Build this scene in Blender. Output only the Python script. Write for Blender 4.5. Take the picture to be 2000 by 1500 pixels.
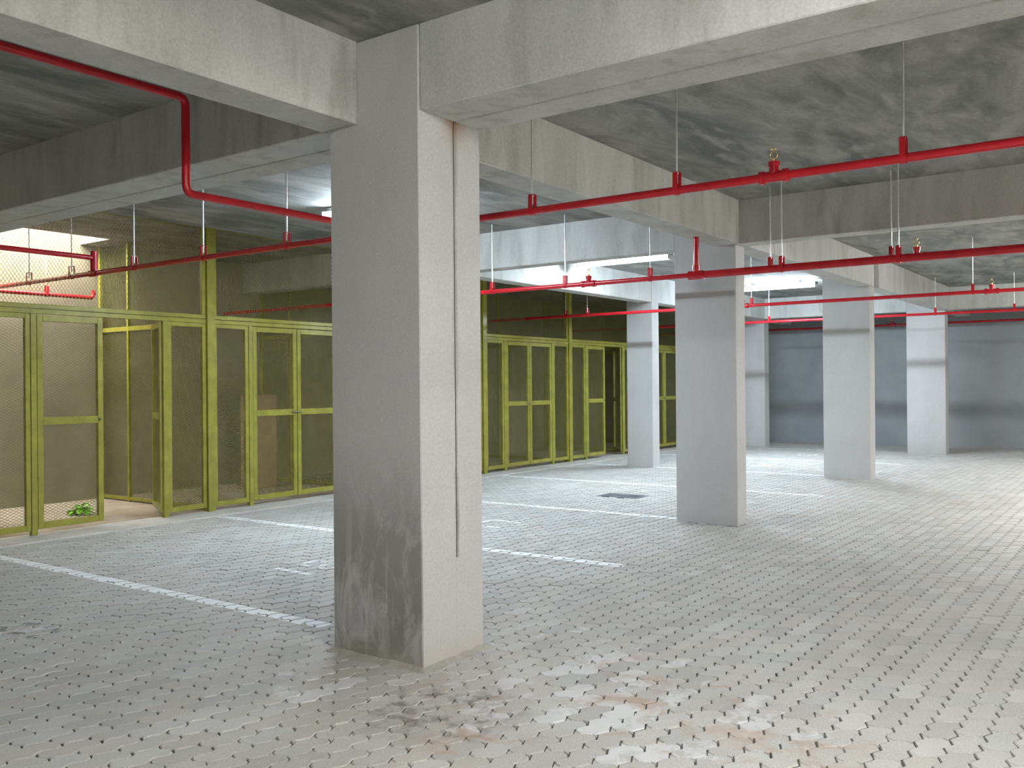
import bpy, bmesh, math, random
import numpy as np
from mathutils import Vector, Matrix

random.seed(7)
rng = np.random.default_rng(11)
for o in list(bpy.data.objects):
    bpy.data.objects.remove(o, do_unlink=True)
S = bpy.context.scene
COL = S.collection

# ------------------------------------------------------------------ camera
YAW, PITCH, ROLL, FPX = 0.62311, 0.00061, -0.00840, 1792.1
F = Vector((math.cos(YAW) * math.cos(PITCH), math.sin(YAW) * math.cos(PITCH), math.sin(PITCH)))
R0 = Vector((math.sin(YAW), -math.cos(YAW), 0.0))
U0 = R0.cross(F)
RV = R0 * math.cos(ROLL) + U0 * math.sin(ROLL)
UV = -R0 * math.sin(ROLL) + U0 * math.cos(ROLL)
EYE = Vector((0, 0, 1.5))
cd = bpy.data.cameras.new('camera')
cd.sensor_fit = 'HORIZONTAL'
cd.sensor_width = 36.0
cd.lens = FPX / 2000.0 * 36.0
cd.clip_end = 200
cd.clip_start = 0.02
cam = bpy.data.objects.new('camera', cd)
COL.objects.link(cam)
cam.matrix_world = Matrix(((RV.x, UV.x, -F.x, EYE.x), (RV.y, UV.y, -F.y, EYE.y), (RV.z, UV.z, -F.z, EYE.z), (0, 0, 0, 1)))
S.camera = cam

# ------------------------------------------------------------------ sky and exposure
W = bpy.data.worlds.new('sky')
S.world = W
W.use_nodes = True
bg = W.node_tree.nodes['Background']
bg.inputs['Color'].default_value = (1.0, 0.96, 0.88, 1)
bg.inputs['Strength'].default_value = 30.0
S.view_settings.view_transform = 'Standard'
S.view_settings.look = 'None'
S.view_settings.gamma = 1.0
S.view_settings.use_curve_mapping = False
S.view_settings.exposure = 0.16
# batten lights: (x, y centre, radiance, colour) -- built with their housings further down
COOL = (0.80, 0.94, 1.08)
NEUT = (1.0, 1.0, 0.985)
BATTENS = [
    (6.80, 6.54, 150.0, COOL, 'lit ceiling batten light whose end shows left of the big column'),
    (11.87, 6.50, 170.0, COOL, 'lit batten light on the ceiling seen left of the second column'),
    (17.00, 6.05, 260.0, COOL, 'lit batten light on the ceiling between the second and third columns'),
    (1.70, -0.80, 270.0, NEUT, 'ceiling batten light over the aisle beside the viewer'),
    (-3.40, -0.80, 270.0, NEUT, 'ceiling batten light over the aisle behind the viewer'),
    (11.87, -0.80, 270.0, NEUT, 'ceiling batten light over the aisle abreast of the second column'),
    (17.00, -0.80, 310.0, NEUT, 'ceiling batten light over the aisle abreast of the third column'),
]

# ------------------------------------------------------------------ dimensions (metres; X runs along the cages, Y towards them)
ZC, ZB = 3.404, 2.950            # slab soffit, beam soffit
XW0, XW1, YW0, YW1 = -9.0, 22.7, -12.0, 11.75
YCAGE = 9.38
YKERB = 8.97
X1, Y1, WX1, WY1 = 3.647, 3.204, 0.513, 0.668
JX = 0.284                       # expansion joint offset

# ------------------------------------------------------------------ helpers
def link(o, parent=None):
    COL.objects.link(o)
    if parent is not None:
        o.parent = parent
    return o

def tag(o, label=None, cat=None, group=None, kind=None):
    if label: o['label'] = label
    if cat: o['category'] = cat
    if group: o['group'] = group
    if kind: o['kind'] = kind
    return o

def empty(name, loc=(0, 0, 0), rz=0.0, parent=None):
    o = bpy.data.objects.new(name, None)
    o.location = loc
    o.rotation_euler = (0, 0, rz)
    o.empty_display_size = 0.1
    return link(o, parent)

class MB:
    """collects shapes, builds ONE mesh object"""
    def __init__(s):
        s.v = []; s.f = []; s.smooth = []
    def add(s, vs, fs, smooth=False):
        n = len(s.v)
        s.v.extend([tuple(v) for v in vs])
        for f in fs:
            s.f.append([i + n for i in f]); s.smooth.append(smooth)
        return s
    def box(s, x0, x1, y0, y1, z0, z1):
        v = [(x0, y0, z0), (x1, y0, z0), (x1, y1, z0), (x0, y1, z0), (x0, y0, z1), (x1, y0, z1), (x1, y1, z1), (x0, y1, z1)]
        return s.add(v, [(0, 3, 2, 1), (4, 5, 6, 7), (0, 1, 5, 4), (1, 2, 6, 5), (2, 3, 7, 6), (3, 0, 4, 7)])
    def cbox(s, x0, x1, y0, y1, z0, z1, c=0.004):
        """box with all edges chamfered"""
        xs, ys, zs = (x0, x1), (y0, y1), (z0, z1)
        v = []; idx = {}
        for i in (0, 1):
            for j in (0, 1):
                for k in (0, 1):
                    sx = 1 - 2 * i; sy = 1 - 2 * j; sz = 1 - 2 * k
                    p = (xs[i], ys[j], zs[k])
                    for a in range(3):
                        q = [p[0] + c * sx, p[1] + c * sy, p[2] + c * sz]
                        q[a] = p[a]
                        idx[(i, j, k, a)] = len(v); v.append(tuple(q))
        def quad(keys): return [idx[k] for k in keys]
        fs = []
        for i in (0, 1):
            fs.append(quad([(i, 0, 0, 0), (i, 1, 0, 0), (i, 1, 1, 0), (i, 0, 1, 0)][::(1 if i else -1)]))
            fs.append(quad([(0, i, 0, 1), (0, i, 1, 1), (1, i, 1, 1), (1, i, 0, 1)][::(1 if i else -1)]))
            fs.append(quad([(0, 0, i, 2), (1, 0, i, 2), (1, 1, i, 2), (0, 1, i, 2)][::(1 if i else -1)]))
        for i in (0, 1):
            for j in (0, 1):
                fs.append(quad([(i, j, 0, 0), (i, j, 1, 0), (i, j, 1, 1), (i, j, 0, 1)]))
                fs.append(quad([(i, 0, j, 0), (i, 1, j, 0), (i, 1, j, 2), (i, 0, j, 2)]))
                fs.append(quad([(0, i, j, 1), (1, i, j, 1), (1, i, j, 2), (0, i, j, 2)]))
        for i in (0, 1):
            for j in (0, 1):
                for k in (0, 1):
                    fs.append([idx[(i, j, k, 0)], idx[(i, j, k, 1)], idx[(i, j, k, 2)]])
        return s.add(v, fs)
    def sweep(s, pts, r, n=12, caps=True):
        pts = [Vector(p) for p in pts]
        rings = []
        prev = None
        for i, p in enumerate(pts):
            if i == 0: t = pts[1] - pts[0]
            elif i == len(pts) - 1: t = pts[-1] - pts[-2]
            else: t = (pts[i + 1] - p).normalized() + (p - pts[i - 1]).normalized()
            t.normalize()
            if prev is None:
                a = Vector((0, 0, 1)) if abs(t.z) < 0.9 else Vector((1, 0, 0))
                u = t.cross(a).normalized()
            else:
                u = (prev - t * prev.dot(t)).normalized()
            prev = u
            w = t.cross(u)
            rr = r[i] if isinstance(r, (list, tuple)) else r
            rings.append([p + (u * math.cos(2 * math.pi * k / n) + w * math.sin(2 * math.pi * k / n)) * rr for k in range(n)])
        vs = [v for rg in rings for v in rg]
        fs = []
        for i in range(len(rings) - 1):
            for k in range(n):
                a, b = i * n + k, i * n + (k + 1) % n
                fs.append((a, b, b + n, a + n))
        s.add(vs, fs, True)
        if caps:
            s.add(rings[0], [list(range(n))[::-1]]); s.add(rings[-1], [list(range(n))])
        return s
    def torus(s, c, R, r, axis='Y', n=18, m=8, a0=0.0, a1=2 * math.pi):
        pts = []
        for i in range(n + 1):
            a = a0 + (a1 - a0) * i / n
            if axis == 'Y': pts.append((c[0] + R * math.cos(a), c[1], c[2] + R * math.sin(a)))
            elif axis == 'X': pts.append((c[0], c[1] + R * math.cos(a), c[2] + R * math.sin(a)))
            else: pts.append((c[0] + R * math.cos(a), c[1] + R * math.sin(a), c[2]))
        return s.sweep(pts, r, m, caps=abs(a1 - a0) < 6.2)
    def mesh(s, name):
        me = bpy.data.meshes.new(name)
        me.from_pydata(s.v, [], s.f)
        if any(s.smooth):
            me.polygons.foreach_set('use_smooth', s.smooth)
        bm = bmesh.new(); bm.from_mesh(me)
        bmesh.ops.recalc_face_normals(bm, faces=bm.faces)
        bm.to_mesh(me); bm.free()
        me.update()
        return me
    def build(s, name, mat, parent=None):
        me = s.mesh(name)
        me.materials.append(mat)
        return link(bpy.data.objects.new(name, me), parent)

# ------------------------------------------------------------------ materials
def new_mat(name):
    m = bpy.data.materials.new(name)
    m.use_nodes = True
    nt = m.node_tree
    b = nt.nodes['Principled BSDF']
    return m, nt, b

def nd(nt, typ, **kw):
    n = nt.nodes.new(typ)
    for k, v in kw.items():
        if k.startswith('in_'):
            key = k[3:]
            key = int(key) if key.isdigit() else key.replace('_', ' ')
            n.inputs[key].default_value = v
        else:
            setattr(n, k, v)
    return n

def ramp(nt, src, stops):
    r = nt.nodes.new('ShaderNodeValToRGB')
    e = r.color_ramp.elements
    while len(e) < len(stops): e.new(0.5)
    for el, (p, c) in zip(e, stops):
        el.position = p
        el.color = (c, c, c, 1) if isinstance(c, (int, float)) else (c[0], c[1], c[2], 1)
    nt.links.new(src, r.inputs[0])
    return r.outputs[0]

def mixc(nt, fac, a, b, blend='MIX'):
    m = nt.nodes.new('ShaderNodeMix'); m.data_type = 'RGBA'; m.blend_type = blend
    for sock, val in ((m.inputs['Factor'], fac), (m.inputs['A'], a), (m.inputs['B'], b)):
        if hasattr(val, 'is_output') or isinstance(val, bpy.types.NodeSocket):
            nt.links.new(val, sock)
        elif isinstance(val, (int, float)): sock.default_value = val
        else: sock.default_value = (val[0], val[1], val[2], 1)
    return m.outputs['Result']

def math_n(nt, op, a, b=None, c=None, clamp=False):
    m = nt.nodes.new('ShaderNodeMath'); m.operation = op; m.use_clamp = clamp
    for i, v in enumerate((a, b, c)):
        if v is None: continue
        if isinstance(v, bpy.types.NodeSocket): nt.links.new(v, m.inputs[i])
        else: m.inputs[i].default_value = v
    return m.outputs[0]

def position(nt, scale=(1, 1, 1)):
    g = nt.nodes.new('ShaderNodeNewGeometry')
    mp = nt.nodes.new('ShaderNodeMapping')
    mp.inputs['Scale'].default_value = scale
    nt.links.new(g.outputs['Position'], mp.inputs['Vector'])
    return mp.outputs[0]

def noise(nt, vec, scale, detail=4, rough=0.55, dist=0.0):
    n = nt.nodes.new('ShaderNodeTexNoise')
    n.inputs['Scale'].default_value = scale
    n.inputs['Detail'].default_value = detail
    n.inputs['Roughness'].default_value = rough
    n.inputs['Distortion'].default_value = dist
    nt.links.new(vec, n.inputs['Vector'])
    return n.outputs['Fac']

def bump(nt, b, h, strength, dist=0.01):
    n = nt.nodes.new('ShaderNodeBump')
    n.inputs['Strength'].default_value = strength
    n.inputs['Distance'].default_value = dist
    nt.links.new(h, n.inputs['Height'])
    nt.links.new(n.outputs[0], b.inputs['Normal'])

def concrete(name, lo, hi, tint, big=0.9, stretch=(1, 1, 1), rough=0.85, fine=60, contrast=(0.3, 0.7), bstr=0.25, tintamt=0.35):
    m, nt, b = new_mat(name)
    p = position(nt, stretch)
    n1 = noise(nt, p, big, 5, 0.6, 0.6)
    c = mixc(nt, ramp(nt, n1, [(contrast[0], 0.0), (contrast[1], 1.0)]), lo, hi)
    n2 = noise(nt, p, big * 2.7, 3, 0.5, 0.3)
    c = mixc(nt, math_n(nt, 'MULTIPLY', ramp(nt, n2, [(0.52, 0.0), (0.75, 1.0)]), tintamt), c, tint)
    pf = position(nt)
    n3 = noise(nt, pf, fine, 3, 0.7)
    c = mixc(nt, 0.30, c, ramp(nt, n3, [(0.25, 0.25), (0.75, 0.75)]), 'OVERLAY')
    nt.links.new(c, b.inputs['Base Color'])
    b.inputs['Roughness'].default_value = rough
    bump(nt, b, n3, bstr, 0.004)
    return m

M = {}
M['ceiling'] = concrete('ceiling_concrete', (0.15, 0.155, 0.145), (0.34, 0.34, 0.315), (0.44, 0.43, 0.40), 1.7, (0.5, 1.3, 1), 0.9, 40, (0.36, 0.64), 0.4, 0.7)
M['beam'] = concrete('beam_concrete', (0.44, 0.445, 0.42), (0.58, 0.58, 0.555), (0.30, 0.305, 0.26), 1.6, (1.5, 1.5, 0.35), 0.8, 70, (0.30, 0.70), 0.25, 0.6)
M['column'] = concrete('column_plaster', (0.44, 0.44, 0.435), (0.52, 0.517, 0.505), (0.36, 0.36, 0.35), 0.8, (1, 1, 0.5), 0.75, 90, (0.3, 0.7), 0.15, 0.35)
M['wall'] = concrete('wall_plaster', (0.27, 0.295, 0.305), (0.35, 0.375, 0.385), (0.22, 0.24, 0.245), 0.6, (1, 1, 1.2), 0.85, 70, (0.3, 0.7), 0.15, 0.4)
M['cream'] = concrete('rear_wall_plaster', (0.23, 0.20, 0.145), (0.33, 0.285, 0.195), (0.15, 0.13, 0.10), 0.8, (1, 1, 1), 0.9, 60, (0.3, 0.7), 0.2, 0.4)
M['slab'] = concrete('cage_floor_screed', (0.32, 0.26, 0.19), (0.46, 0.40, 0.32), (0.24, 0.17, 0.10), 1.2, (1, 1, 1), 0.9, 50, (0.3, 0.7), 0.3, 0.5)
M['kerb'] = concrete('kerb_concrete', (0.46, 0.44, 0.40), (0.60, 0.58, 0.54), (0.35, 0.31, 0.25), 2.2, (1, 1, 1), 0.9, 50, (0.3, 0.7), 0.4, 0.5)
M['fillet'] = concrete('mortar', (0.34, 0.325, 0.285), (0.44, 0.425, 0.385), (0.28, 0.25, 0.20), 5, (1, 1, 1), 0.9, 50, (0.3, 0.7), 0.4, 0.5)
M['joint'] = concrete('joint_filler', (0.025, 0.025, 0.022), (0.06, 0.055, 0.045), (0.10, 0.05, 0.02), 6, (1, 1, 0.3), 0.95, 80)
M['bed'] = concrete('joint_sand', (0.055, 0.053, 0.047), (0.11, 0.105, 0.09), (0.05, 0.048, 0.04), 3.0, (1, 1, 1), 0.95, 60)

def column_big_mat():
    """plaster of the big column: a water streak follows the joint on its -Y face, damp scuffs low on the -X face"""
    m, nt, b = new_mat('big_column_plaster')
    p = position(nt, (1, 1, 0.5))
    n1 = noise(nt, p, 0.9, 5, 0.6, 0.6)
    c = mixc(nt, ramp(nt, n1, [(0.3, 0.0), (0.7, 1.0)]), (0.44, 0.437, 0.43), (0.52, 0.513, 0.50))
    pf = position(nt)
    n3 = noise(nt, pf, 90, 3, 0.7)
    c = mixc(nt, 0.25, c, ramp(nt, n3, [(0.25, 0.25), (0.75, 0.75)]), 'OVERLAY')
    g = nt.nodes.new('ShaderNodeNewGeometry')
    sx = nt.nodes.new('ShaderNodeSeparateXYZ'); nt.links.new(g.outputs['Position'], sx.inputs[0])
    sn = nt.nodes.new('ShaderNodeSeparateXYZ'); nt.links.new(g.outputs['Normal'], sn.inputs[0])
    X, Y, Z = sx.outputs
    facey = math_n(nt, 'LESS_THAN', sn.outputs[1], -0.5)
    facex = math_n(nt, 'LESS_THAN', sn.outputs[0], -0.5)
    # streak beside the joint
    wob = math_n(nt, 'MULTIPLY', math_n(nt, 'SUBTRACT', noise(nt, position(nt, (1, 1, 1)), 5, 3), 0.5), 0.03)
    d = math_n(nt, 'ABSOLUTE', math_n(nt, 'ADD', math_n(nt, 'SUBTRACT', X, X1 + JX), wob))
    wid = math_n(nt, 'MULTIPLY_ADD', noise(nt, position(nt, (0.2, 0.2, 1.6)), 2.3, 3), 0.07, -0.012)
    st = math_n(nt, 'SUBTRACT', 1.0, math_n(nt, 'DIVIDE', d, math_n(nt, 'MAXIMUM', wid, 0.004)), clamp=True)
    zr = ramp(nt, math_n(nt, 'DIVIDE', Z, 3.0), [(0.17, 0.0), (0.27, 0.9), (0.45, 0.6), (0.85, 0.5), (0.98, 1.0)])
    st = math_n(nt, 'MULTIPLY', math_n(nt, 'MULTIPLY', st, zr), facey)
    c = mixc(nt, math_n(nt, 'MULTIPLY', st, 0.8), c, (0.16, 0.14, 0.10))
    # rust at the top of the joint
    dz = math_n(nt, 'SUBTRACT', 1.0, math_n(nt, 'DIVIDE', math_n(nt, 'SUBTRACT', 2.95, Z), 0.16), clamp=True)
    dx = math_n(nt, 'SUBTRACT', 1.0, math_n(nt, 'DIVIDE', math_n(nt, 'ABSOLUTE', math_n(nt, 'SUBTRACT', X, X1 + JX)), 0.13), clamp=True)
    rust = math_n(nt, 'MULTIPLY', math_n(nt, 'MULTIPLY', dz, dx), facey)
    c = mixc(nt, rust, c, (0.30, 0.17, 0.08))
    # scuffs and drips low on the -X face
    n4 = noise(nt, position(nt, (1, 2.2, 1.0)), 2.6, 6, 0.7, 0.8)
    low = ramp(nt, math_n(nt, 'DIVIDE', Z, 3.0), [(0.0, 1.0), (0.22, 0.7), (0.40, 0.0)])
    sc = math_n(nt, 'MULTIPLY', math_n(nt, 'MULTIPLY', ramp(nt, n4, [(0.30, 0.0), (0.54, 1.0)]), low), facex)
    c = mixc(nt, math_n(nt, 'MULTIPLY', sc, 0.9), c, (0.18, 0.17, 0.15))
    n5 = noise(nt, position(nt, (1, 7, 0.5)), 2.2, 4, 0.6)
    lt = math_n(nt, 'MULTIPLY', math_n(nt, 'MULTIPLY', ramp(nt, n5, [(0.58, 0.0), (0.66, 1.0)]), low), facex)
    c = mixc(nt, math_n(nt, 'MULTIPLY', lt, 0.35), c, (0.58, 0.57, 0.53))
    # dusty foot
    ft = ramp(nt, math_n(nt, 'ADD', math_n(nt, 'DIVIDE', Z, 0.25), math_n(nt, 'MULTIPLY', n1, 0.4)), [(0.25, 1.0), (0.75, 0.0)])
    c = mixc(nt, math_n(nt, 'MULTIPLY', ft, 0.35), c, (0.40, 0.36, 0.28))
    nt.links.new(c, b.inputs['Base Color'])
    b.inputs['Roughness'].default_value = 0.72
    bump(nt, b, n3, 0.15, 0.004)
    return m
M['column_big'] = column_big_mat()

def paver_mat():
    m, nt, b = new_mat('paver_concrete')
    oi = nt.nodes.new('ShaderNodeObjectInfo')
    at = nt.nodes.new('ShaderNodeAttribute'); at.attribute_name = 'rnd'
    r = math_n(nt, 'FRACT', math_n(nt, 'ADD', oi.outputs['Random'], at.outputs['Fac']))
    c = ramp(nt, r, [(0.0, (0.44, 0.43, 0.405)), (0.3, (0.52, 0.51, 0.48)), (0.55, (0.50, 0.475, 0.44)), (0.8, (0.56, 0.555, 0.525)), (1.0, (0.47, 0.475, 0.455))])
    p = position(nt)
    n1 = noise(nt, p, 1.3, 4, 0.6, 0.4)
    c = mixc(nt, math_n(nt, 'MULTIPLY', ramp(nt, n1, [(0.35, 1.0), (0.6, 0.0)]), 0.30), c, (0.37, 0.36, 0.33))
    nf = noise(nt, p, 120, 3, 0.75)
    c = mixc(nt, 0.35, c, ramp(nt, nf, [(0.25, 0.2), (0.75, 0.8)]), 'OVERLAY')
    # cement splashes and rusty stains spilled in front of the big column
    def spot(cx, cy, rad):
        d = nt.nodes.new('ShaderNodeVectorMath'); d.operation = 'DISTANCE'
        nt.links.new(p, d.inputs[0]); d.inputs[1].default_value = (cx, cy, 0)
        return math_n(nt, 'SUBTRACT', 1.0, math_n(nt, 'DIVIDE', d.outputs['Value'], rad), clamp=True)
    near = math_n(nt, 'MAXIMUM', math_n(nt, 'MAXIMUM', spot(3.75, 2.2, 1.3), spot(4.5, 2.9, 0.55)), spot(3.2, 3.4, 0.6))
    nw = noise(nt, p, 5.5, 5, 0.65, 1.2)
    rr = math_n(nt, 'FRACT', math_n(nt, 'MULTIPLY', r, 7.31))
    wmask = ramp(nt, math_n(nt, 'ADD', math_n(nt, 'ADD', math_n(nt, 'MULTIPLY', nw, 0.62), math_n(nt, 'MULTIPLY', near, 0.28)), math_n(nt, 'MULTIPLY', rr, 0.36)), [(0.72, 0.0), (0.80, 1.0)])
    c = mixc(nt, math_n(nt, 'MULTIPLY', wmask, math_n(nt, 'MINIMUM', math_n(nt, 'MULTIPLY', near, 3.0), 0.65)), c, (0.70, 0.71, 0.72))
    no = noise(nt, position(nt, (1.0, 1.0, 1)), 3.1, 4, 0.6, 0.8)
    omask = math_n(nt, 'MULTIPLY', ramp(nt, no, [(0.54, 0.0), (0.66, 1.0)]), math_n(nt, 'MINIMUM', math_n(nt, 'MULTIPLY', spot(3.55, 1.95, 1.2), 2.0), 0.6))
    c = mixc(nt, omask, c, (0.44, 0.30, 0.20))
    # dark spill left of it
    dk = math_n(nt, 'MULTIPLY', ramp(nt, noise(nt, p, 9, 4, 0.6), [(0.5, 0.0), (0.66, 1.0)]), math_n(nt, 'MINIMUM', math_n(nt, 'MULTIPLY', spot(3.25, 2.75, 0.45), 2.0), 0.75))
    c = mixc(nt, dk, c, (0.13, 0.12, 0.11))
    nt.links.new(c, b.inputs['Base Color'])
    b.inputs['Roughness'].default_value = 0.8
    bump(nt, b, nf, 0.3, 0.003)
    return m
M['paver'] = paver_mat()

def paint_mat():
    m, nt, b = new_mat('road_paint')
    p = position(nt)
    n1 = noise(nt, p, 14, 5, 0.7, 0.5)
    c = mixc(nt, ramp(nt, n1, [(0.28, 0.0), (0.42, 1.0)]), (0.60, 0.59, 0.56), (0.88, 0.89, 0.88))
    nt.links.new(c, b.inputs['Base Color'])
    b.inputs['Roughness'].default_value = 0.6
    return m
M['paint'] = paint_mat()
def worn_paint_mat():
    m, nt, b = new_mat('worn_road_paint')
    p = position(nt)
    n1 = noise(nt, p, 11, 5, 0.7, 0.8)
    c = mixc(nt, ramp(nt, n1, [(0.44, 0.0), (0.60, 1.0)]), (0.48, 0.47, 0.44), (0.74, 0.74, 0.72))
    nt.links.new(c, b.inputs['Base Color'])
    b.inputs['Roughness'].default_value = 0.7
    return m
M['worn'] = worn_paint_mat()

def enamel(name, col, rough=0.3, var=0.12, metallic=0.0):
    m, nt, b = new_mat(name)
    p = position(nt)
    n1 = noise(nt, p, 7, 3, 0.6)
    dark = tuple(x * (1 - var * 2) for x in col); lite = tuple(min(1, x * (1 + var)) for x in col)
    c = mixc(nt, ramp(nt, n1, [(0.3, 0.0), (0.7, 1.0)]), dark, lite)
    nt.links.new(c, b.inputs['Base Color'])
    b.inputs['Roughness'].default_value = rough
    b.inputs['Metallic'].default_value = metallic
    return m
M['olive'] = enamel('olive_enamel', (0.30, 0.288, 0.045), 0.28)
M['mesh'] = enamel('olive_mesh_enamel', (0.19, 0.18, 0.045), 0.4)
M['red'] = enamel('red_pipe_enamel', (0.52, 0.012, 0.022), 0.22, 0.08)
M['zinc'] = enamel('zinc_rod', (0.75, 0.76, 0.76), 0.35, 0.05, 0.85)
M['brass'] = enamel('brass', (0.80, 0.62, 0.28), 0.25, 0.05, 1.0)
M['white'] = enamel('white_housing', (0.80, 0.81, 0.82), 0.4, 0.03)
M['iron'] = enamel('cast_iron', (0.17, 0.18, 0.19), 0.6, 0.15)
M['tan'] = enamel('tan_board', (0.42, 0.27, 0.15), 0.8, 0.1)
M['leaf'] = enamel('fresh_leaf', (0.26, 0.70, 0.04), 0.45, 0.2)
M['stalk'] = enamel('leaf_stalk', (0.30, 0.45, 0.08), 0.5, 0.1)
M['steel'] = enamel('steel_latch', (0.25, 0.24, 0.16), 0.35, 0.1, 0.6)

def glow_mat(name, col, strength):
    m, nt, b = new_mat(name)
    b.inputs['Base Color'].default_value = (0.9, 0.9, 0.9, 1)
    b.inputs['Emission Color'].default_value = (col[0], col[1], col[2], 1)
    b.inputs['Emission Strength'].default_value = strength
    return m

# ------------------------------------------------------------------ the shell
def struct(name, mb, mat, label=None, cat=None, parent=None):
    o = mb.build(name, mat, parent)
    if parent is None:
        tag(o, label, cat, kind='structure')
    return o

SKX0, SKX1, SKY0 = 1.6, 6.55, 11.03   # light well over the cages
c = MB()
c.box(XW0, XW1, YW0, SKY0, ZC, ZC + 0.30)
c.box(XW0, SKX0, SKY0, YW1, ZC, ZC + 0.30)
c.box(SKX1, XW1, SKY0, YW1, ZC, ZC + 0.30)
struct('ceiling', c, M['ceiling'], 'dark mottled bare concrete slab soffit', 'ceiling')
struct('wall_rear', MB().box(XW0, XW1, YW1, YW1 + 0.25, -0.05, 4.3), M['cream'], 'cream plastered wall behind the mesh cages', 'wall')
struct('wall_end', MB().box(XW1, XW1 + 0.25, YW0 - .25, YW1 + .25, -0.05, ZC + 0.3), M['wall'], 'blue-grey plastered end wall beyond the last columns', 'wall')
struct('wall_near', MB().box(XW0 - 0.25, XW0, YW0 - .25, YW1 + .25, -0.05, ZC + 0.3), M['wall'], 'plastered wall behind the viewer', 'wall')
FILL_OPENINGS = [(0.2, 2.0), (4.8, 9.3)]        # unseen openings, added and sized to bring side light across the aisle
WZ0, WZ1 = 1.6, 2.8
mb = MB()
edges = [XW0] + [v for w in FILL_OPENINGS for v in w] + [XW1]
for k in range(0, len(edges), 2):
    mb.box(edges[k], edges[k + 1], YW0 - 0.25, YW0, -0.05, ZC + 0.3)
for (wa, wb) in FILL_OPENINGS:
    mb.box(wa, wb, YW0 - 0.25, YW0, -0.05, WZ0); mb.box(wa, wb, YW0 - 0.25, YW0, WZ1, ZC + 0.3)
struct('wall_side', mb, M['wall'], 'plastered wall across the aisle', 'wall')
struct('kerb', MB().cbox(XW0, XW1, YKERB, YCAGE + 0.12, -0.05, 0.012, 0.008), M['kerb'], 'pale concrete edging strip along the foot of the cages', 'kerb')
struct('floor_cage', MB().box(XW0, XW1, YCAGE + 0.12, YW1, -0.05, 0.014), M['slab'], 'sandy screed floor inside the mesh cages', 'floor')

for k, (wa, wb) in enumerate(FILL_OPENINGS):
    t = empty(f'fill_opening_{k + 1}', (wa, YW0, WZ0)); tag(t, ['narrow', 'wide'][k] + ' unseen opening added across the aisle for side light', 'fill_opening', kind='structure')
    ww, wh = wb - wa, WZ1 - WZ0
    def wf(a, b_, c_, d_, nm): MB().cbox(a, b_, -.16, -.10, c_, d_, .003).build(nm, M['olive'], t)
    wf(0, ww, 0, .05, 'rail'); wf(0, ww, wh - .05, wh, 'rail')
    n = max(2, round(ww / .9))
    for i in range(n + 1):
        xx = min(max(ww * i / n, .025), ww - .025)
        wf(xx - .025, xx + .025, .05, wh - .05, 'mullion')

# paved floor
floor = MB().box(XW0, XW1, YW0, YKERB, -0.08, -0.007).build('floor', M['bed'])
tag(floor, 'grey interlocking zigzag concrete pavers over the whole garage', 'floor', kind='structure')

# columns: x0, y0, wx, wy
COLS = [
    (9.166, 3.696, 0.255, 0.696, 'grey concrete column crossed by a red pipe, second in the row from the big column'),
    (14.514, 3.725, 0.290, 0.706, 'grey concrete column, third in the row from the big column'),
    (20.338, 3.737, 0.300, 0.745, 'grey concrete column nearest the end wall, last in the front row'),
    (14.731, 7.506, 0.267, 0.512, 'pale concrete column standing before the far mesh cages'),
    (20.770, 7.689, 0.300, 0.512, 'pale concrete column half hidden behind the second column'),
    (9.180, 7.506, 0.267, 0.512, 'pale concrete column hidden behind the big column'),
]
for (x, y, wx, wy, lab) in COLS:
    o = struct('column', MB().cbox(x, x + wx, y, y + wy, -0.05, ZC, 0.008), M['column'], lab, 'column')

# big double column with an expansion joint
cb = empty('column', (X1, Y1, 0))
tag(cb, 'big grey double column in front with a stained expansion joint', 'column', kind='structure')
def local(mb_fn, name, mat, parent, loc):
    o = mb_fn.build(name, mat, parent)
    return o
def lbox(name, mat, x0, x1, y0, y1, z0, z1, ch=0.006):
    ox, oy = X1, Y1
    return MB().cbox(x0 - ox, x1 - ox, y0 - oy, y1 - oy, z0, z1, ch).build(name, mat, cb)
PL = 0.012                                            # plaster stands proud of the beams
lbox('shaft', M['column_big'], X1 - PL, X1 + JX - 0.005, Y1, Y1 + WY1, -0.05, ZC)
lbox('shaft', M['column_big'], X1 + JX + 0.005, X1 + WX1, Y1, Y1 + WY1, -0.05, ZC)
lbox('joint_filler', M['joint'], X1 + JX - 0.006, X1 + JX + 0.006, Y1 + 0.008, Y1 + WY1 - 0.008, 0.55, ZC, 0.001)
lbox('joint_plaster', M['column_big'], X1 + JX - 0.014, X1 + JX + 0.014, Y1 - 0.0004, Y1 + WY1 + 0.0004, -0.05, 0.55, 0.0002)
mf = MB()
def fillet(mb, x0, x1, y0, y1, w, h):
    """uneven mortar fillet round a foot"""
    ring = []
    n = 9
    for (ax, ay, bx, by) in ((x0, y0, x1, y0), (x1, y0, x1, y1), (x1, y1, x0, y1), (x0, y1, x0, y0)):
        for i in range(n):
            t = i / n
            ring.append((ax + (bx - ax) * t, ay + (by - ay) * t))
    cx, cy = (x0 + x1) / 2, (y0 + y1) / 2
    vs = []
    for (x, y) in ring:
        ww = w * random.uniform(0.55, 1.25)
        dx = (1 if x > cx else -1) * ww if abs(abs(x - cx) - (x1 - x0) / 2) < 1e-6 else 0
        dy = (1 if y > cy else -1) * ww if abs(abs(y - cy) - (y1 - y0) / 2) < 1e-6 else 0
        hh = h * random.uniform(0.7, 1.3)
        vs += [(x, y, hh), (x + dx * 0.55, y + dy * 0.55, hh * 0.4), (x + dx, y + dy, -0.004)]
    m = len(ring)
    fs = []
    for i in range(m):
        j = (i + 1) % m
        for k in (0, 1):
            fs.append((i * 3 + k, i * 3 + k + 1, j * 3 + k + 1, j * 3 + k))
    mb.add(vs, fs)
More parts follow.
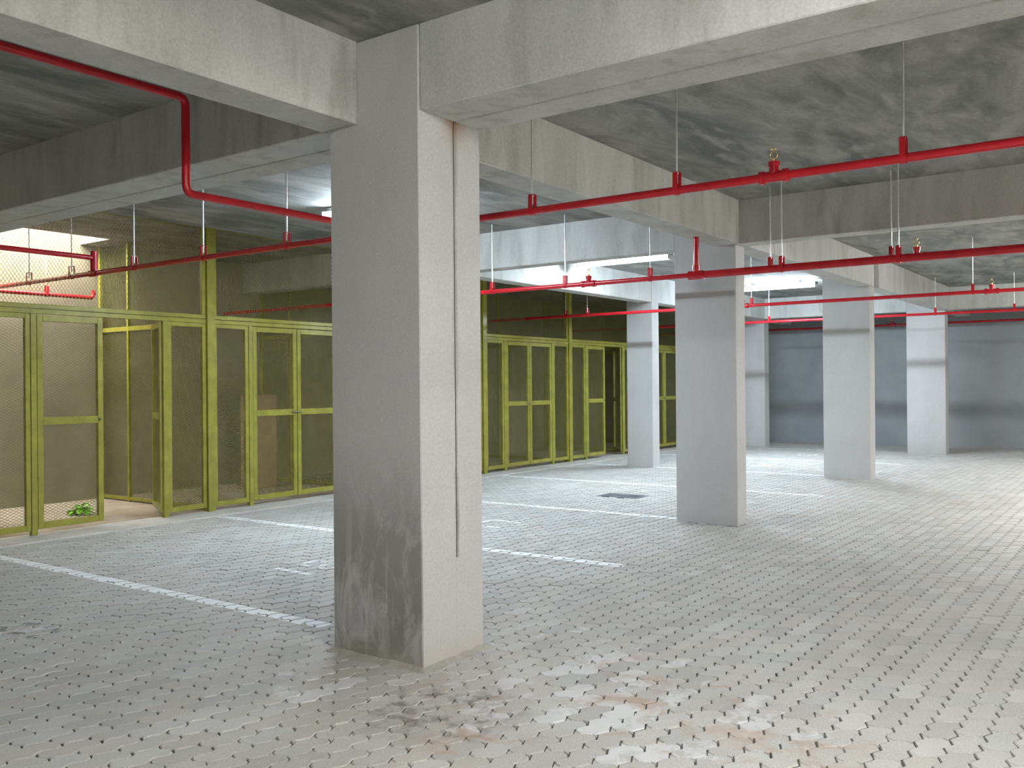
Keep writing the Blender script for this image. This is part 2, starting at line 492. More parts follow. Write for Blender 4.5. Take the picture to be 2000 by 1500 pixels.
fillet(mf, -PL, WX1, 0, WY1, 0.07, 0.018)
mf.build('mortar_fillet', M['fillet'], cb)

# beams
def beam(x0, x1, y0, y1, lab, z0=ZB):
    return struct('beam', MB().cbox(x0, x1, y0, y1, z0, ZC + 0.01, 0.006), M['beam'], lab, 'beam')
AY0, AY1 = 3.652, 3.935
bb = empty('beam', (X1, 0, ZB)); tag(bb, 'deep twin concrete cross beam resting on the big column', 'beam', kind='structure')
def rbox(name, mat, x0, x1, y0, y1, z0, z1, ch=0.006):
    return MB().cbox(x0 - X1, x1 - X1, y0, y1, z0 - ZB, z1 - ZB, ch).build(name, mat, bb)
for (ya, yb_) in ((YW0, Y1), (Y1 + WY1, YW1)):
    rbox('half_beam', M['beam'], X1, X1 + JX - 0.006, ya, yb_, ZB, ZC + 0.01)
    rbox('half_beam', M['beam'], X1 + JX + 0.006, X1 + WX1, ya, yb_, ZB, ZC + 0.01)
    rbox('joint_filler', M['joint'], X1 + JX - 0.007, X1 + JX + 0.007, ya, yb_, ZB + 0.006, ZC, 0.001)
beam(XW0, X1 - PL, AY0, AY1, 'concrete beam running from the big column over the near aisle edge')
beam(X1 + WX1, 9.166, AY0, AY1, 'concrete beam between the big column and the second column')
beam(9.166 + 0.255, 14.514, AY0, AY1, 'concrete beam between the second and third columns')
beam(14.514 + 0.29, 20.338, AY0, AY1, 'concrete beam between the third and last columns')
beam(20.338 + 0.30, XW1, AY0, AY1, 'short concrete beam from the last column to the end wall')
for (cx, cy, cw, ch, nm) in ((9.166, 3.696, .255, .696, 'second'), (20.338, 3.737, .300, .745, 'last')):
    beam(cx + .008, cx + cw - .008, YW0, cy, f'concrete cross beam over the aisle at the {nm} column')
    beam(cx + .008, cx + cw - .008, cy + ch, YW1, f'concrete cross beam from the {nm} column to the rear wall')
beam(9.413, 14.731, 7.515, 7.773, 'concrete beam before the cages, lit by the batten light')
beam(14.998, 20.346, 7.515, 7.773, 'concrete beam before the cages beyond the pale column')
beam(20.63, XW1, 7.7, 7.96, 'short concrete beam before the cages by the end wall')

# ------------------------------------------------------------------ pavers
PL_, PW_ = 0.225, 0.1125
GAP = 0.0066
AMP, EAMP = 0.013, 0.011
def outline(inset):
    hl = PL_ / 2 - inset; hw = PW_ / 2 - inset
    us = [-0.5, -0.375, -0.125, 0.125, 0.375, 0.5]
    zz = [0, 1, -1, 1, -1, 0]
    pts = []
    for u, z in zip(us, zz): pts.append((u * 2 * hl, -hw + AMP * z))
    for v, e in ((-0.22, 1), (0.22, -1)): pts.append((hl + EAMP * e, v * 2 * hw))
    for u, z in list(zip(us, zz))[::-1]: pts.append((u * 2 * hl, hw + AMP * z))
    for v, e in ((0.22, -1), (-0.22, 1)): pts.append((-hl + EAMP * e, v * 2 * hw))
    return np.array(pts)
TOPO = outline(GAP / 2 + 0.003)
BOTO = outline(GAP / 2)
NP = len(TOPO)
nx = int((XW1 - XW0) / PL_) + 2
ny = int((YKERB - YW0) / PW_)
cent = []
for j in range(ny):
    cy = YKERB - PW_ / 2 - j * PW_
    off = (PL_ / 2) * (j % 2)
    for i in range(nx):
        cx = XW0 + i * PL_ + off
        if cx > XW1 - 0.02: continue
        cent.append((cx, cy))
cent = np.array(cent)
keep = np.ones(len(cent), bool)
for (x, y, wx, wy) in [(X1, Y1, WX1, WY1)] + [q[:4] for q in COLS]:
    keep &= ~((cent[:, 0] > x + .03) & (cent[:, 0] < x + wx - .03) & (cent[:, 1] > y + .02) & (cent[:, 1] < y + wy - .02))
DR = (10.62, 11.00, 5.66, 6.26)     # drain cover
keep &= ~((cent[:, 0] > DR[0] - .02) & (cent[:, 0] < DR[1] + .02) & (cent[:, 1] > DR[2]) & (cent[:, 1] < DR[3]))
cent = cent[keep]
N = len(cent)
pz = rng.normal(0, 0.0011, N).clip(-0.0025, 0.0025)
prnd = rng.random(N)
tilt = rng.normal(0, 0.006, (N, 2))
yawj = rng.normal(0, 0.009, N)
posj = rng.normal(0, 0.0009, (N, 2))
Fv, Rv_, Uv_ = np.array(F), np.array(RV), np.array(UV)
d3 = np.c_[cent, np.zeros(N)] - np.array(EYE)
dep = d3 @ Fv
px = 1000 + FPX * (d3 @ Rv_) / np.where(dep > 0.1, dep, np.nan)
py = 750 - FPX * (d3 @ Uv_) / np.where(dep > 0.1, dep, np.nan)
vis = (dep > 0.5) & (px > -5) & (px < 2005) & (py < 1505)
order = np.argsort(np.where(vis, dep, 1e9))
single = np.zeros(N, bool); single[order[:300]] = True
# the 300 nearest pavers: one object each, sharing six meshes of slightly different tilt
def paver_mesh(tx, ty, name):
    me = bpy.data.meshes.new(name)
    v = [(x, y, tx * x + ty * y) for x, y in TOPO] + [(x, y, -0.007) for x, y in BOTO] + [(x, y, -0.05) for x, y in BOTO]
    f = [list(range(NP))]
    for k in range(NP):
        k2 = (k + 1) % NP
        f.append((k, k + NP, k2 + NP, k2))
    me.from_pydata(v, [], f)
    me.materials.append(M['paver'])
    return me
PM = [paver_mesh(*rng.normal(0, 0.007, 2), 'paver') for _ in range(6)]
for n_, i in enumerate(order[:300]):
    o = bpy.data.objects.new('paver', PM[n_ % 6])
    o.location = (cent[i, 0] + posj[i, 0], cent[i, 1] + posj[i, 1], pz[i])
    o.rotation_euler.z = yawj[i]
    link(o, floor)
rest = np.where(~single)[0]
K = len(rest)
tv = np.zeros((K, 2 * NP, 3))
tv[:, :NP, 0] = TOPO[None, :, 0]; tv[:, :NP, 1] = TOPO[None, :, 1]
tv[:, NP:, 0] = BOTO[None, :, 0]; tv[:, NP:, 1] = BOTO[None, :, 1]
tv[:, :NP, 2] = tilt[rest, 0:1] * TOPO[None, :, 0] + tilt[rest, 1:2] * TOPO[None, :, 1] + pz[rest][:, None]
tv[:, NP:, 2] = -0.0075
cj, sj = np.cos(yawj[rest])[:, None], np.sin(yawj[rest])[:, None]
tx_, ty_ = tv[:, :, 0].copy(), tv[:, :, 1].copy()
tv[:, :, 0] = tx_ * cj - ty_ * sj + (cent[rest, 0] + posj[rest, 0])[:, None]
tv[:, :, 1] = tx_ * sj + ty_ * cj + (cent[rest, 1] + posj[rest, 1])[:, None]
me = bpy.data.meshes.new('paving')
nv = K * 2 * NP
me.vertices.add(nv); me.vertices.foreach_set('co', tv.reshape(-1))
quad = np.array([[k, k + NP, (k + 1) % NP + NP, (k + 1) % NP] for k in range(NP)]).reshape(-1)
one = np.concatenate([np.arange(NP), quad])
loops = (one[None, :] + (np.arange(K) * 2 * NP)[:, None]).reshape(-1)
me.loops.add(len(loops)); me.loops.foreach_set('vertex_index', loops.astype(np.int32))
sizes = np.array([NP] + [4] * NP)
starts1 = np.concatenate([[0], np.cumsum(sizes)[:-1]])
starts = (starts1[None, :] + (np.arange(K) * sizes.sum())[:, None]).reshape(-1)
me.polygons.add(len(starts)); me.polygons.foreach_set('loop_start', starts.astype(np.int32))
try: me.polygons.foreach_set('loop_total', np.tile(sizes, K).astype(np.int32))
except Exception: pass
me.update(calc_edges=True)
me.polygons.foreach_set('use_smooth', np.zeros(len(starts), bool))
a = me.attributes.new('rnd', 'FLOAT', 'FACE')
a.data.foreach_set('value', np.repeat(prnd[rest], NP + 1).astype(np.float32))
me.materials.append(M['paver'])
po = bpy.data.objects.new('paving', me); link(po, floor); po['kind'] = 'stuff'

# ------------------------------------------------------------------ paint on the pavers
def clip(poly, a, b_, c_):
    """keep the side a*x+b*y<=c"""
    out = []
    for i in range(len(poly)):
        p, q = poly[i], poly[(i + 1) % len(poly)]
        dp, dq = a * p[0] + b_ * p[1] - c_, a * q[0] + b_ * q[1] - c_
        if dp <= 0: out.append(p)
        if (dp < 0 < dq) or (dq < 0 < dp):
            t = dp / (dp - dq)
            out.append((p[0] + (q[0] - p[0]) * t, p[1] + (q[1] - p[1]) * t))
    return out
def paint(quads, mb, dz=0.0009, ragged=0.0):
    for qd in quads:
        qx = [p[0] for p in qd]; qy = [p[1] for p in qd]
        m = np.where((cent[:, 0] > min(qx) - .14) & (cent[:, 0] < max(qx) + .14) & (cent[:, 1] > min(qy) - .09) & (cent[:, 1] < max(qy) + .09))[0]
        area = sum(qd[i][0] * qd[(i + 1) % 4][1] - qd[(i + 1) % 4][0] * qd[i][1] for i in range(4))
        Q = qd if area > 0 else qd[::-1]
        for i in m:
            poly = [(cent[i, 0] + x, cent[i, 1] + y) for x, y in TOPO]
            jig = random.uniform(-ragged, ragged)
            for k in range(4):
                p, q = Q[k], Q[(k + 1) % 4]
                ex, ey = q[0] - p[0], q[1] - p[1]
                L = math.hypot(ex, ey); na, nb = ey / L, -ex / L
                poly = clip(poly, na, nb, na * p[0] + nb * p[1] + jig)
                if len(poly) < 3: break
            if len(poly) >= 3:
                tx, ty = (0, 0) if single[i] else tilt[i]
                mb.add([(x, y, pz[i] + tx * (x - cent[i, 0]) + ty * (y - cent[i, 1]) + dz + (0.0004 if single[i] else 0)) for x, y in poly], [list(range(len(poly)))])
LW = 0.06
LINES = [
    (3.97, 4.30, 8.93, 'white bay line leading to the big column'),
    (6.65, 3.66, 8.93, 'white bay line ending in the open right of the big column'),
    (9.33, 4.40, 8.93, 'white bay line ending at the second column'),
    (12.18, 3.72, 8.93, 'white bay line ending between the second and third columns'),
    (14.85, 4.44, 8.93, 'white bay line ending at the third column'),
    (17.58, 4.00, 8.93, 'white bay line ending beyond the third column'),
    (20.40, 4.55, 8.93, 'white bay line nearest the end wall'),
]
for (x, ya, yb_, lab) in LINES:
    cuts = [(q[1], q[1] + q[3]) for q in COLS if q[0] < x < q[0] + q[2] and q[1] > 6]
    spans = [(ya, cuts[0][0]), (cuts[0][1], yb_)] if cuts else [(ya, yb_)]
    t = empty('parking_line', (0, 0, 0)) if cuts else None
    for (sa, sb) in spans:
        m = MB(); paint([[(x - LW, sa), (x + LW, sa), (x + LW, sb), (x - LW, sb)]], m, ragged=0.006)
        o = m.build('stripe' if cuts else 'parking_line', M['paint'], t)
    tag(t or o, lab, 'line', 'white bay lines painted on the pavers')
def seg(p, q, w=0.028):
    dx, dy = q[0] - p[0], q[1] - p[1]; L = math.hypot(dx, dy); dx /= L; dy /= L
    p = (p[0] - dx * w * .9, p[1] - dy * w * .9); q = (q[0] + dx * w * .9, q[1] + dy * w * .9)
    nx_, ny_ = -dy * w, dx * w
    return [(p[0] - nx_, p[1] - ny_), (q[0] - nx_, q[1] - ny_), (q[0] + nx_, q[1] + ny_), (p[0] + nx_, p[1] + ny_)]
GL = {  # strokes in a unit box
    '1': [((.5, 0), (.5, 1))],
    '8': [((.15, 0), (.85, 0)), ((.85, 0), (.95, .12)), ((.95, .12), (.95, .38)), ((.95, .38), (.82, .5)), ((.82, .5), (.18, .5)), ((.18, .5), (.05, .38)), ((.05, .38), (.05, .12)), ((.05, .12), (.15, 0)),
          ((.18, .5), (.07, .62)), ((.07, .62), (.07, .88)), ((.07, .88), (.18, 1)), ((.18, 1), (.82, 1)), ((.82, 1), (.93, .88)), ((.93, .88), (.93, .62)), ((.93, .62), (.82, .5))],
    '9': [((.05, .1), (.2, 0)), ((.2, 0), (.8, 0)), ((.8, 0), (.95, .15)), ((.95, .15), (.95, .85)), ((.95, .85), (.8, 1)), ((.8, 1), (.2, 1)), ((.2, 1), (.05, .85)), ((.05, .85), (.05, .6)), ((.05, .6), (.2, .46)), ((.2, .46), (.95, .46))],
    '7': [((.0, 1), (1, 1)), ((1, 1), (.45, 0))],
    '4': [((.75, 0), (.75, 1)), ((.75, 1), (.05, .3)), ((.05, .3), (1, .3))],
    '5': [((.95, 1), (.1, 1)), ((.1, 1), (.08, .55)), ((.08, .55), (.75, .58)), ((.75, .58), (.95, .42)), ((.95, .42), (.95, .15)), ((.95, .15), (.75, 0)), ((.75, 0), (.05, .05))],
    '3': [((.05, 1), (.95, 1)), ((.95, 1), (.5, .55)), ((.5, .55), (.95, .4)), ((.95, .4), (.95, .12)), ((.95, .12), (.75, 0)), ((.75, 0), (.05, .05))],
}
GL['7'] = [((.0, 1), (1, 1)), ((1, 1), (.8, 0))]
def number(txt, xs, y0, hgt, wid, lab, mat):
    t = empty('bay_number', (0, 0, 0))
    for ch, x in zip(txt, xs):
        m = MB()
        w = wid if ch != '1' else 0.12
        for a_, b_ in GL[ch]:
            paint([seg((x + (a_[0] - .5) * w, y0 + a_[1] * hgt), (x + (b_[0] - .5) * w, y0 + b_[1] * hgt))], m)
        m.build('digit', mat, t)
    tag(t, lab, 'number', 'bay numbers painted on the pavers')
number('19', (2.50, 2.87), 5.60, 0.34, 0.24, 'worn white bay number 19 nearest the viewer', M['worn'])
number('18', (5.00, 5.32), 5.61, 0.37, 0.24, 'white bay number 18 beside the big column', M['paint'])
number('17', (7.74, 8.04), 5.76, 0.36, 0.24, 'white bay number 17 partly behind the big column', M['paint'])
number('15', (13.25, 13.6), 5.75, 0.36, 0.24, 'white bay number 15 behind the second column', M['paint'])
number('14', (15.95, 16.27), 5.80, 0.36, 0.24, 'white bay number 14 right of the second column', M['paint'])
number('13', (18.7, 19.02), 5.95, 0.36, 0.24, 'white bay number 13 near the end wall', M['paint'])

# drain cover
dr = empty('drain_cover', (0, 0, 0)); tag(dr, 'dark cast-iron drain grating set in the pavers', 'drain cover')
x0, x1, y0, y1 = DR
mb = MB(); fw = 0.03
mb.box(x0, x1, y0, y0 + fw, -.03, .004); mb.box(x0, x1, y1 - fw, y1, -.03, .004)
mb.box(x0, x0 + fw, y0 + fw, y1 - fw, -.03, .004); mb.box(x1 - fw, x1, y0 + fw, y1 - fw, -.03, .004)
mb.build('frame', M['iron'], dr)
nb = 14
for k in range(nb):
    yy = y0 + fw + (y1 - y0 - 2 * fw) * (k + .5) / nb
    MB().box(x0 + fw, x1 - fw, yy - .011, yy + .011, -.03, .003).build('slat', M['iron'], dr)
MB().box(x0, x1, y0, y1, -.05, -.031).build('sump', M['joint'], dr)

# ------------------------------------------------------------------ mesh cages
def expanded(mb, u0, u1, z0, z1, du, dz, sw=0.0034, th=0.0022, plane='X', at=0.0):
    """diamond lattice of two crossing families of strands, clipped to a rectangle; du x dz is one diamond"""
    k = dz / du
    for sgn, off in ((1, -0.0008), (-1, 0.0008)):
        w, h = u1 - u0, z1 - z0
        if sgn > 0: c0, c1 = -k * w, h
        else: c0, c1 = 0, h + k * w
        n0, n1 = math.ceil(c0 / dz), math.floor(c1 / dz)
        for i in range(n0, n1 + 1):
            c = i * dz + dz * 0.37
            # line z = sgn*k*u + c
            pts = []
            for u in (0, w):
                z = sgn * k * u + c
                if 0 <= z <= h: pts.append((u, z))
            for z in (0, h):
                u = (z - c) / (sgn * k)
                if 0 < u < w: pts.append((u, z))
            if len(pts) < 2: continue
            p, q = pts[0], pts[-1] if len(pts) == 2 else max(pts, key=lambda t: (t[0] - pts[0][0]) ** 2 + (t[1] - pts[0][1]) ** 2)
            dx, dy = q[0] - p[0], q[1] - p[1]; L = math.hypot(dx, dy)
            if L < 0.01: continue
            nx_, ny_ = -dy / L * sw / 2, dx / L * sw / 2
            vs = []
            for s_ in (-th / 2 + off, th / 2 + off):
                for (u, z) in ((p[0] - nx_, p[1] - ny_), (q[0] - nx_, q[1] - ny_), (q[0] + nx_, q[1] + ny_), (p[0] + nx_, p[1] + ny_)):
                    vs.append((u0 + u, at + s_, z0 + z) if plane == 'X' else (at + s_, u0 + u, z0 + z))
            mb.add(vs, [(0, 1, 2, 3), (7, 6, 5, 4), (0, 4, 5, 1), (1, 5, 6, 2), (2, 6, 7, 3), (3, 7, 4, 0)])
    return mb
ZT0, ZT1 = 2.262, 2.362     # header rail
FR = 0.05
def fr_box(x0, x1, z0, z1, name, par, y0=-0.022, y1=0.022):
    return MB().cbox(x0, x1, y0, y1, z0, z1, 0.003).build(name, M['olive'], par)
MOD = 2.70
def screen(xa, label, right_end=None):
    """front of one cage from big post to big post; origin at the big post's foot"""
    t = empty('mesh_screen', (xa, YCAGE, 0)); tag(t, label, 'mesh screen', 'olive mesh fronts of the storage cages')
    w = MOD
    fr_box(-.05, .05, 0.012, ZC, 'post', t, -.05, .05)
    for xx in (0.6, 2.1):
        fr_box(xx - .03, xx + .03, 0.012, ZT0, 'post', t, -.03, .03)
    # header: two flat bars with a shadow groove
    fr_box(.052, w - .052, ZT0, ZT0 + .048, 'header_rail', t, -.03, .03)
    fr_box(.052, w - .052, ZT0 + .053, ZT1, 'header_rail', t, -.027, .03)
    # side panels
    for (a, b_) in ((.052, .568), (2.132, w - .052)):
        fr_box(a, a + FR, .06, ZT0 - .002, 'stile', t); fr_box(b_ - FR, b_, .06, ZT0 - .002, 'stile', t)
        fr_box(a + FR, b_ - FR, .06, .12, 'rail', t); fr_box(a + FR, b_ - FR, ZT0 - .05, ZT0 - .002, 'rail', t)
        expanded(MB(), a + FR - .01, b_ - FR + .01, .11, ZT0 - .04, .056, .030).build('expanded_mesh', M['mesh'], t)
    # upper panel
    fr_box(.052, .052 + FR, ZT1 + .002, ZC, 'stile', t); fr_box(w - .052 - FR, w - .052, ZT1 + .002, ZC, 'stile', t)
    MB().cbox(.052 + FR, w - .052 - FR, -.012, .012, ZC - .018, ZC, .002).build('rail', M['mesh'], t)
    expanded(MB(), .052 + FR - .01, w - .052 - FR + .01, ZT1 - .01, ZC - .012, .038, .056).build('expanded_mesh', M['mesh'], t)
    return t
def gate(xh, side, ang, label):
    """one leaf; hinged at xh. side=+1: leaf runs to +X when closed, -1 to -X. ang swings inwards"""
    g = empty('mesh_gate', (xh, YCAGE, 0), -side * 0 + (ang if side > 0 else -ang))
    tag(g, label, 'gate', 'olive mesh gate leaves of the storage cages', kind='thing')
    w = 0.712
    s = side
    def bx(u0, u1, z0, z1, name):
        a, b_ = sorted((s * u0, s * u1))
        return fr_box(a, b_, z0, z1, name, g, -.024, .024)
    z0, z1 = .07, 2.254
    bx(.004, .064, z0, z1, 'stile'); bx(w - .06, w, z0, z1, 'stile')
    bx(.064, w - .06, z0, z0 + .065, 'rail'); bx(.064, w - .06, z1 - .065, z1, 'rail'); bx(.064, w - .06, 1.125, 1.205, 'rail')
    for (za, zb_) in ((z0 + .055, 1.135), (1.195, z1 - .055)):
        a, b_ = sorted((s * .054, s * (w - .05)))
        expanded(MB(), a, b_, za, zb_, .056, .030).build('expanded_mesh', M['mesh'], g)
    return g
def latch(g, side):
    w = 0.712; s = side
    mb = MB()
    mb.sweep([(s * (w - .09), -.034, 1.165), (s * (w + .055), -.034, 1.165)], .008, 8)
    mb.sweep([(s * (w - .05), -.034, 1.165), (s * (w - .05), -.06, 1.150)], .006, 8)
    mb.cbox(min(s * (w - .08), s * (w - .02)), max(s * (w - .08), s * (w - .02)), -.03, -.024, 1.145, 1.185, .001)
    o = mb.build('bolt', M['steel'], g); o['label'] = 'sliding steel bolt'
BASE0 = 4.12
where = {-1: 'outside the frame before the lit cage', 0: 'over the daylit cage with an open gate', 1: 'left of the big column around closed gates', 2: 'hidden behind the big column',
         3: 'right of the big column around closed gates', 4: 'before the pale column with a gate ajar', 5: 'behind the pale column', 6: 'ending at the far corner'}
gates_l = {-1: 'closed olive mesh gate outside the frame, hinged on its near post', 0: 'closed olive mesh gate with green leaves lying behind it', 1: 'closed olive mesh gate before the tan carton, bolted at mid rail', 2: 'closed olive mesh gate behind the big column, near leaf',
           3: 'closed olive mesh gate right of the big column, near leaf', 4: 'closed olive mesh gate next to the dark open doorway', 5: 'closed olive mesh gate behind the pale column, near leaf', 6: 'closed olive mesh gate in the far corner, near leaf'}
gates_r = {-1: 'closed olive mesh gate outside the frame, hinged on its far post', 0: 'olive mesh gate swung open into the daylit cage, seen edge on', 1: 'closed olive mesh gate touching the big column outline', 2: 'closed olive mesh gate behind the big column, far leaf',
           3: 'closed olive mesh gate right of the big column, far leaf', 4: 'olive mesh gate swung open into the dark doorway', 5: 'closed olive mesh gate behind the pale column, far leaf', 6: 'closed olive mesh gate in the far corner, far leaf'}
for k in range(-1, 7):
    xa = BASE0 + MOD * k
    if xa + MOD > XW1 + 0.4: break
    screen(xa, 'olive steel mesh screen ' + where[k])
    gl = gate(xa + .632, 1, 0.0, gates_l[k])
    a_open = {0: math.radians(116), 4: math.radians(138)}.get(k, 0.0)
    gr = gate(xa + 2.068, -1, a_open, gates_r[k])
    if k not in (0, 4): latch(gl, 1)
    else:
        mb = MB(); mb.sweep([(.67, -.024, 1.165), (.67, -.055, 1.165)], .012, 10); o = mb.build('knob', M['steel'], gl)
xe = BASE0 + MOD * 7
if xe < XW1:
    t = empty('mesh_screen', (xe, YCAGE, 0)); tag(t, 'short olive mesh screen closing the cages at the end wall', 'mesh screen', 'olive mesh fronts of the storage cages')
    w = XW1 - xe - .01
    w = min(w, 1.6)
    fr_box(-.05, .05, 0.012, ZC, 'post', t, -.05, .05)
# partitions between cages, running back to the rear wall
part_w = {0: 'at the near end of the daylit cage', 1: 'between the daylit cage and the cage with the tan carton', 2: 'between the tan carton cage and the hidden cage', 3: 'behind the near edge of the screen right of the big column', 4: 'beyond the closed gates right of the big column', 5: 'beyond the dark open doorway', 6: 'last before the end wall'}
for k in range(0, 7):
    xa = BASE0 + MOD * k
    t = empty('mesh_partition', (xa, YCAGE, 0)); tag(t, 'olive mesh partition running back to the rear wall ' + part_w[k], 'mesh partition', 'olive mesh partitions between the storage cages')
    d = YW1 - YCAGE
    def pb(u0, u1, z0, z1, name): return MB().cbox(-.022, .022, u0, u1, z0, z1, .003).build(name, M['olive'], t)
    pb(.055, .105, .014, ZC, 'stile'); pb(d - .05, d, .014, ZC, 'stile'); pb(d * .71 - .02, d * .71 + .02, .014, ZC, 'stile')
    for (z0, z1) in ((.03, .075), (2.24, 2.30)):
        pb(.105, d * .71 - .02, z0, z1, 'rail'); pb(d * .71 + .02, d - .05, z0, z1, 'rail')
    for (u0, u1) in ((.095, d * .71 - .015), (d * .71 + .015, d - .045)):
        expanded(MB(), u0, u1, .07, 2.25, .056, .034, plane='Y').build('expanded_mesh', M['mesh'], t)
        expanded(MB(), u0, u1, 2.29, ZC - .03, .040, .056, plane='Y').build('expanded_mesh', M['mesh'], t)

# things kept in the cages
def leaf_bundle():
    t = empty('leaf_bundle', (5.80, 10.42, 0.014)); tag(t, 'bright green leafy cuttings lying on the cage floor behind the near gate', 'leaves')
    for k in range(34):
        a = random.uniform(0, 2 * math.pi); L = random.uniform(.09, .17); w = L * random.uniform(.42, .6)
        r = random.uniform(0, .07); h0 = random.uniform(.015, .09)
        el = random.uniform(-.1, .9)
        mb = MB(); n = 5
        vs = []
        for side in (0, 1):
            for i in range(n + 1):
                u = i / n
                ww = w * math.sin(math.pi * min(1, u * .92 + .08)) * .5
                z = h0 + L * u * math.sin(el) - .5 * L * u * u * 1.1
                for sx in (-1, 0, 1):
                    x = L * u * math.cos(el) * .9
                    vs.append((r * math.cos(a) + x * math.cos(a) - sx * ww * math.sin(a), r * math.sin(a) + x * math.sin(a) + sx * ww * math.cos(a), max(.003, z + (.012 if sx else 0)) - side * .0012))
        fs = []
        m = (n + 1) * 3
        for i in range(n):
            for j in (0, 1):
                q = (i * 3 + j, i * 3 + j + 1, i * 3 + j + 4, i * 3 + j + 3)
                fs.append(q); fs.append(tuple(v + m for v in q[::-1]))
        mb.add(vs, fs, True)
        mb.build('leaf', M['leaf'], t)
    mb = MB()
    for k in range(6):
        a = random.uniform(0, 6.28)
        mb.sweep([(0, 0, .02), (.06 * math.cos(a), .06 * math.sin(a), .05), (.13 * math.cos(a), .13 * math.sin(a), .02)], [.005, .004, .003], 6)
    mb.build('stalks', M['stalk'], t)
leaf_bundle()
t = empty('carton', (8.82, 10.95, 0.014)); tag(t, 'tall tan carton standing in the cage behind the bolted gates', 'carton')
MB().cbox(-.21, .21, -.15, .15, 0, 1.36, .006).build('body', M['tan'], t)
for (a_, b_) in ((-.213, -.003), (.003, .213)):
    MB().cbox(a_, b_, -.153, .153, 1.361, 1.367, .002).build('flap', M['tan'], t)

# ------------------------------------------------------------------ sprinkler pipes
def elbow_path(pts, r=0.05, n=5):
    """round the corners of a polyline"""
    P = [Vector(p) for p in pts]; out = [P[0]]
    for i in range(1, len(P) - 1):
        a, b_, c_ = P[i - 1], P[i], P[i + 1]
        u = (a - b_).normalized(); v = (c_ - b_).normalized()
        s, e = b_ + u * r, b_ + v * r
        for k in range(n + 1):
            t_ = k / n
            out.append(s * (1 - t_) ** 2 + b_ * 2 * t_ * (1 - t_) + e * t_ ** 2)
    out.append(P[-1])
    return out
def pipe_run(label, pts, r, heads=(), couplings=(), elbows=True):
    """heads/couplings: positions along Y for runs along Y"""
    t = empty('sprinkler_pipe', pts[0]); tag(t, label, 'pipe', 'red sprinkler pipes under the slab')
    o0 = Vector(pts[0])
    def L(p): return Vector(p) - o0
    MB().sweep([L(p) for p in elbow_path(pts, r * 2.2)], r, 16).build('tube', M['red'], t)
    x, z = pts[0][0], pts[0][2]
    for y in heads:
        mb = MB()
        mb.sweep([L((x, y - .075, z)), L((x, y + .075, z))], r + .007, 16)
        mb.sweep([L((x, y - .085, z)), L((x, y - .055, z))], r + .013, 16)
        mb.sweep([L((x, y + .055, z)), L((x, y + .085, z))], r + .013, 16)
        mb.sweep([L((x, y, z)), L((x, y, z + r + .055))], r + .003, 16)
        mb.sweep([L((x, y, z + r + .03)), L((x, y, z + r + .06))], r + .008, 16)
        tee = mb.build('tee', M['red'], t)
        hb = MB(); zt = z + r + .06
        hb.sweep([L((x, y, zt - .002)), L((x, y, zt + .018))], .012, 10)
        c_ = L((x, y, zt + .040))
        hb.torus(c_, .022, .0035, 'X', 16, 6)
        hb.sweep([L((x, y, zt + .062)), L((x, y, zt + .072))], .006, 8)
        hb.sweep([L((x, y, zt + .072)), L((x, y, zt + .075))], .020, 12)
        h = hb.build('sprinkler_head', M['brass'], tee); h['label'] = 'brass sprinkler head'
    for y in couplings:
        MB().sweep([L((x, y - .045, z)), L((x, y + .045, z))], r + .008, 16).build('coupling', M['red'], t)
    return t
def strap(mb, x, y, z, r, hgt=.112, w=.032, th=.004, along='Y'):
    """band hanger: a closed loop round the pipe, taller than it"""
    path = []
    n = 10
    for i in range(n + 1):
        a = math.pi + math.pi * i / n
        path.append((math.cos(a), math.sin(a), 0))
    prof_in = [((r + .001) * c_, (r + .001) * s_) for c_, s_, _ in path]
    prof_out = [((r + .001 + th) * c_, (r + .001 + th) * s_) for c_, s_, _ in path]
    top_r = .6
    for (pr, rr) in ((prof_in, r + .001), (prof_out, r + .001 + th)):
        ext = th if pr is prof_out else 0
        for i in range(1, n):
            a = math.pi * i / n
            pr.append((rr * math.cos(a), (hgt + ext - rr * .55) + rr * .55 * math.sin(a)))
    m = len(prof_in)
    vs = []
    for s_ in (-w / 2, w / 2):
        for pr in (prof_in, prof_out):
            for (u, v) in pr:
                vs.append((x + u, y + s_, z + v) if along == 'Y' else (x + s_, y + u, z + v))
    fs = []
    for i in range(m):
        j = (i + 1) % m
        fs.append((i, j, m + j, m + i)); fs.append((2 * m + i, 3 * m + i, 3 * m + j, 2 * m + j))
        fs.append((i, 2 * m + i, 2 * m + j, j)); fs.append((m + i, m + j, 3 * m + j, 3 * m + i))
    mb.add(vs, fs)
def hanger(x, y, z, r, label, ztop=ZC, along='Y', group=None):
    t = empty('pipe_hanger', (x, y, z)); tag(t, label, 'hanger', group or 'rod hangers carrying the red pipes')
    mb = MB(); strap(mb, 0, 0, 0, r, along=along); mb.build('band', M['red'], t)
    MB().sweep([(0, 0, r + .02), (0, 0, ztop - z)], .0065, 8).build('rod', M['zinc'], t)
    MB().sweep([(0, 0, .100), (0, 0, .1115)], .012, 6).build('nut', M['zinc'], t)
RP = 0.0255
P1X, P1Z = 5.20, 2.690
P2X, P2Z = 8.72, 2.605
P2BX, P2BZ, RB = 8.48, 2.572, 0.036
P3X, P3Z = 13.48, 2.675
P4X, P4Z = 18.30, 2.739
P5X, P5Z = 22.50, 2.810
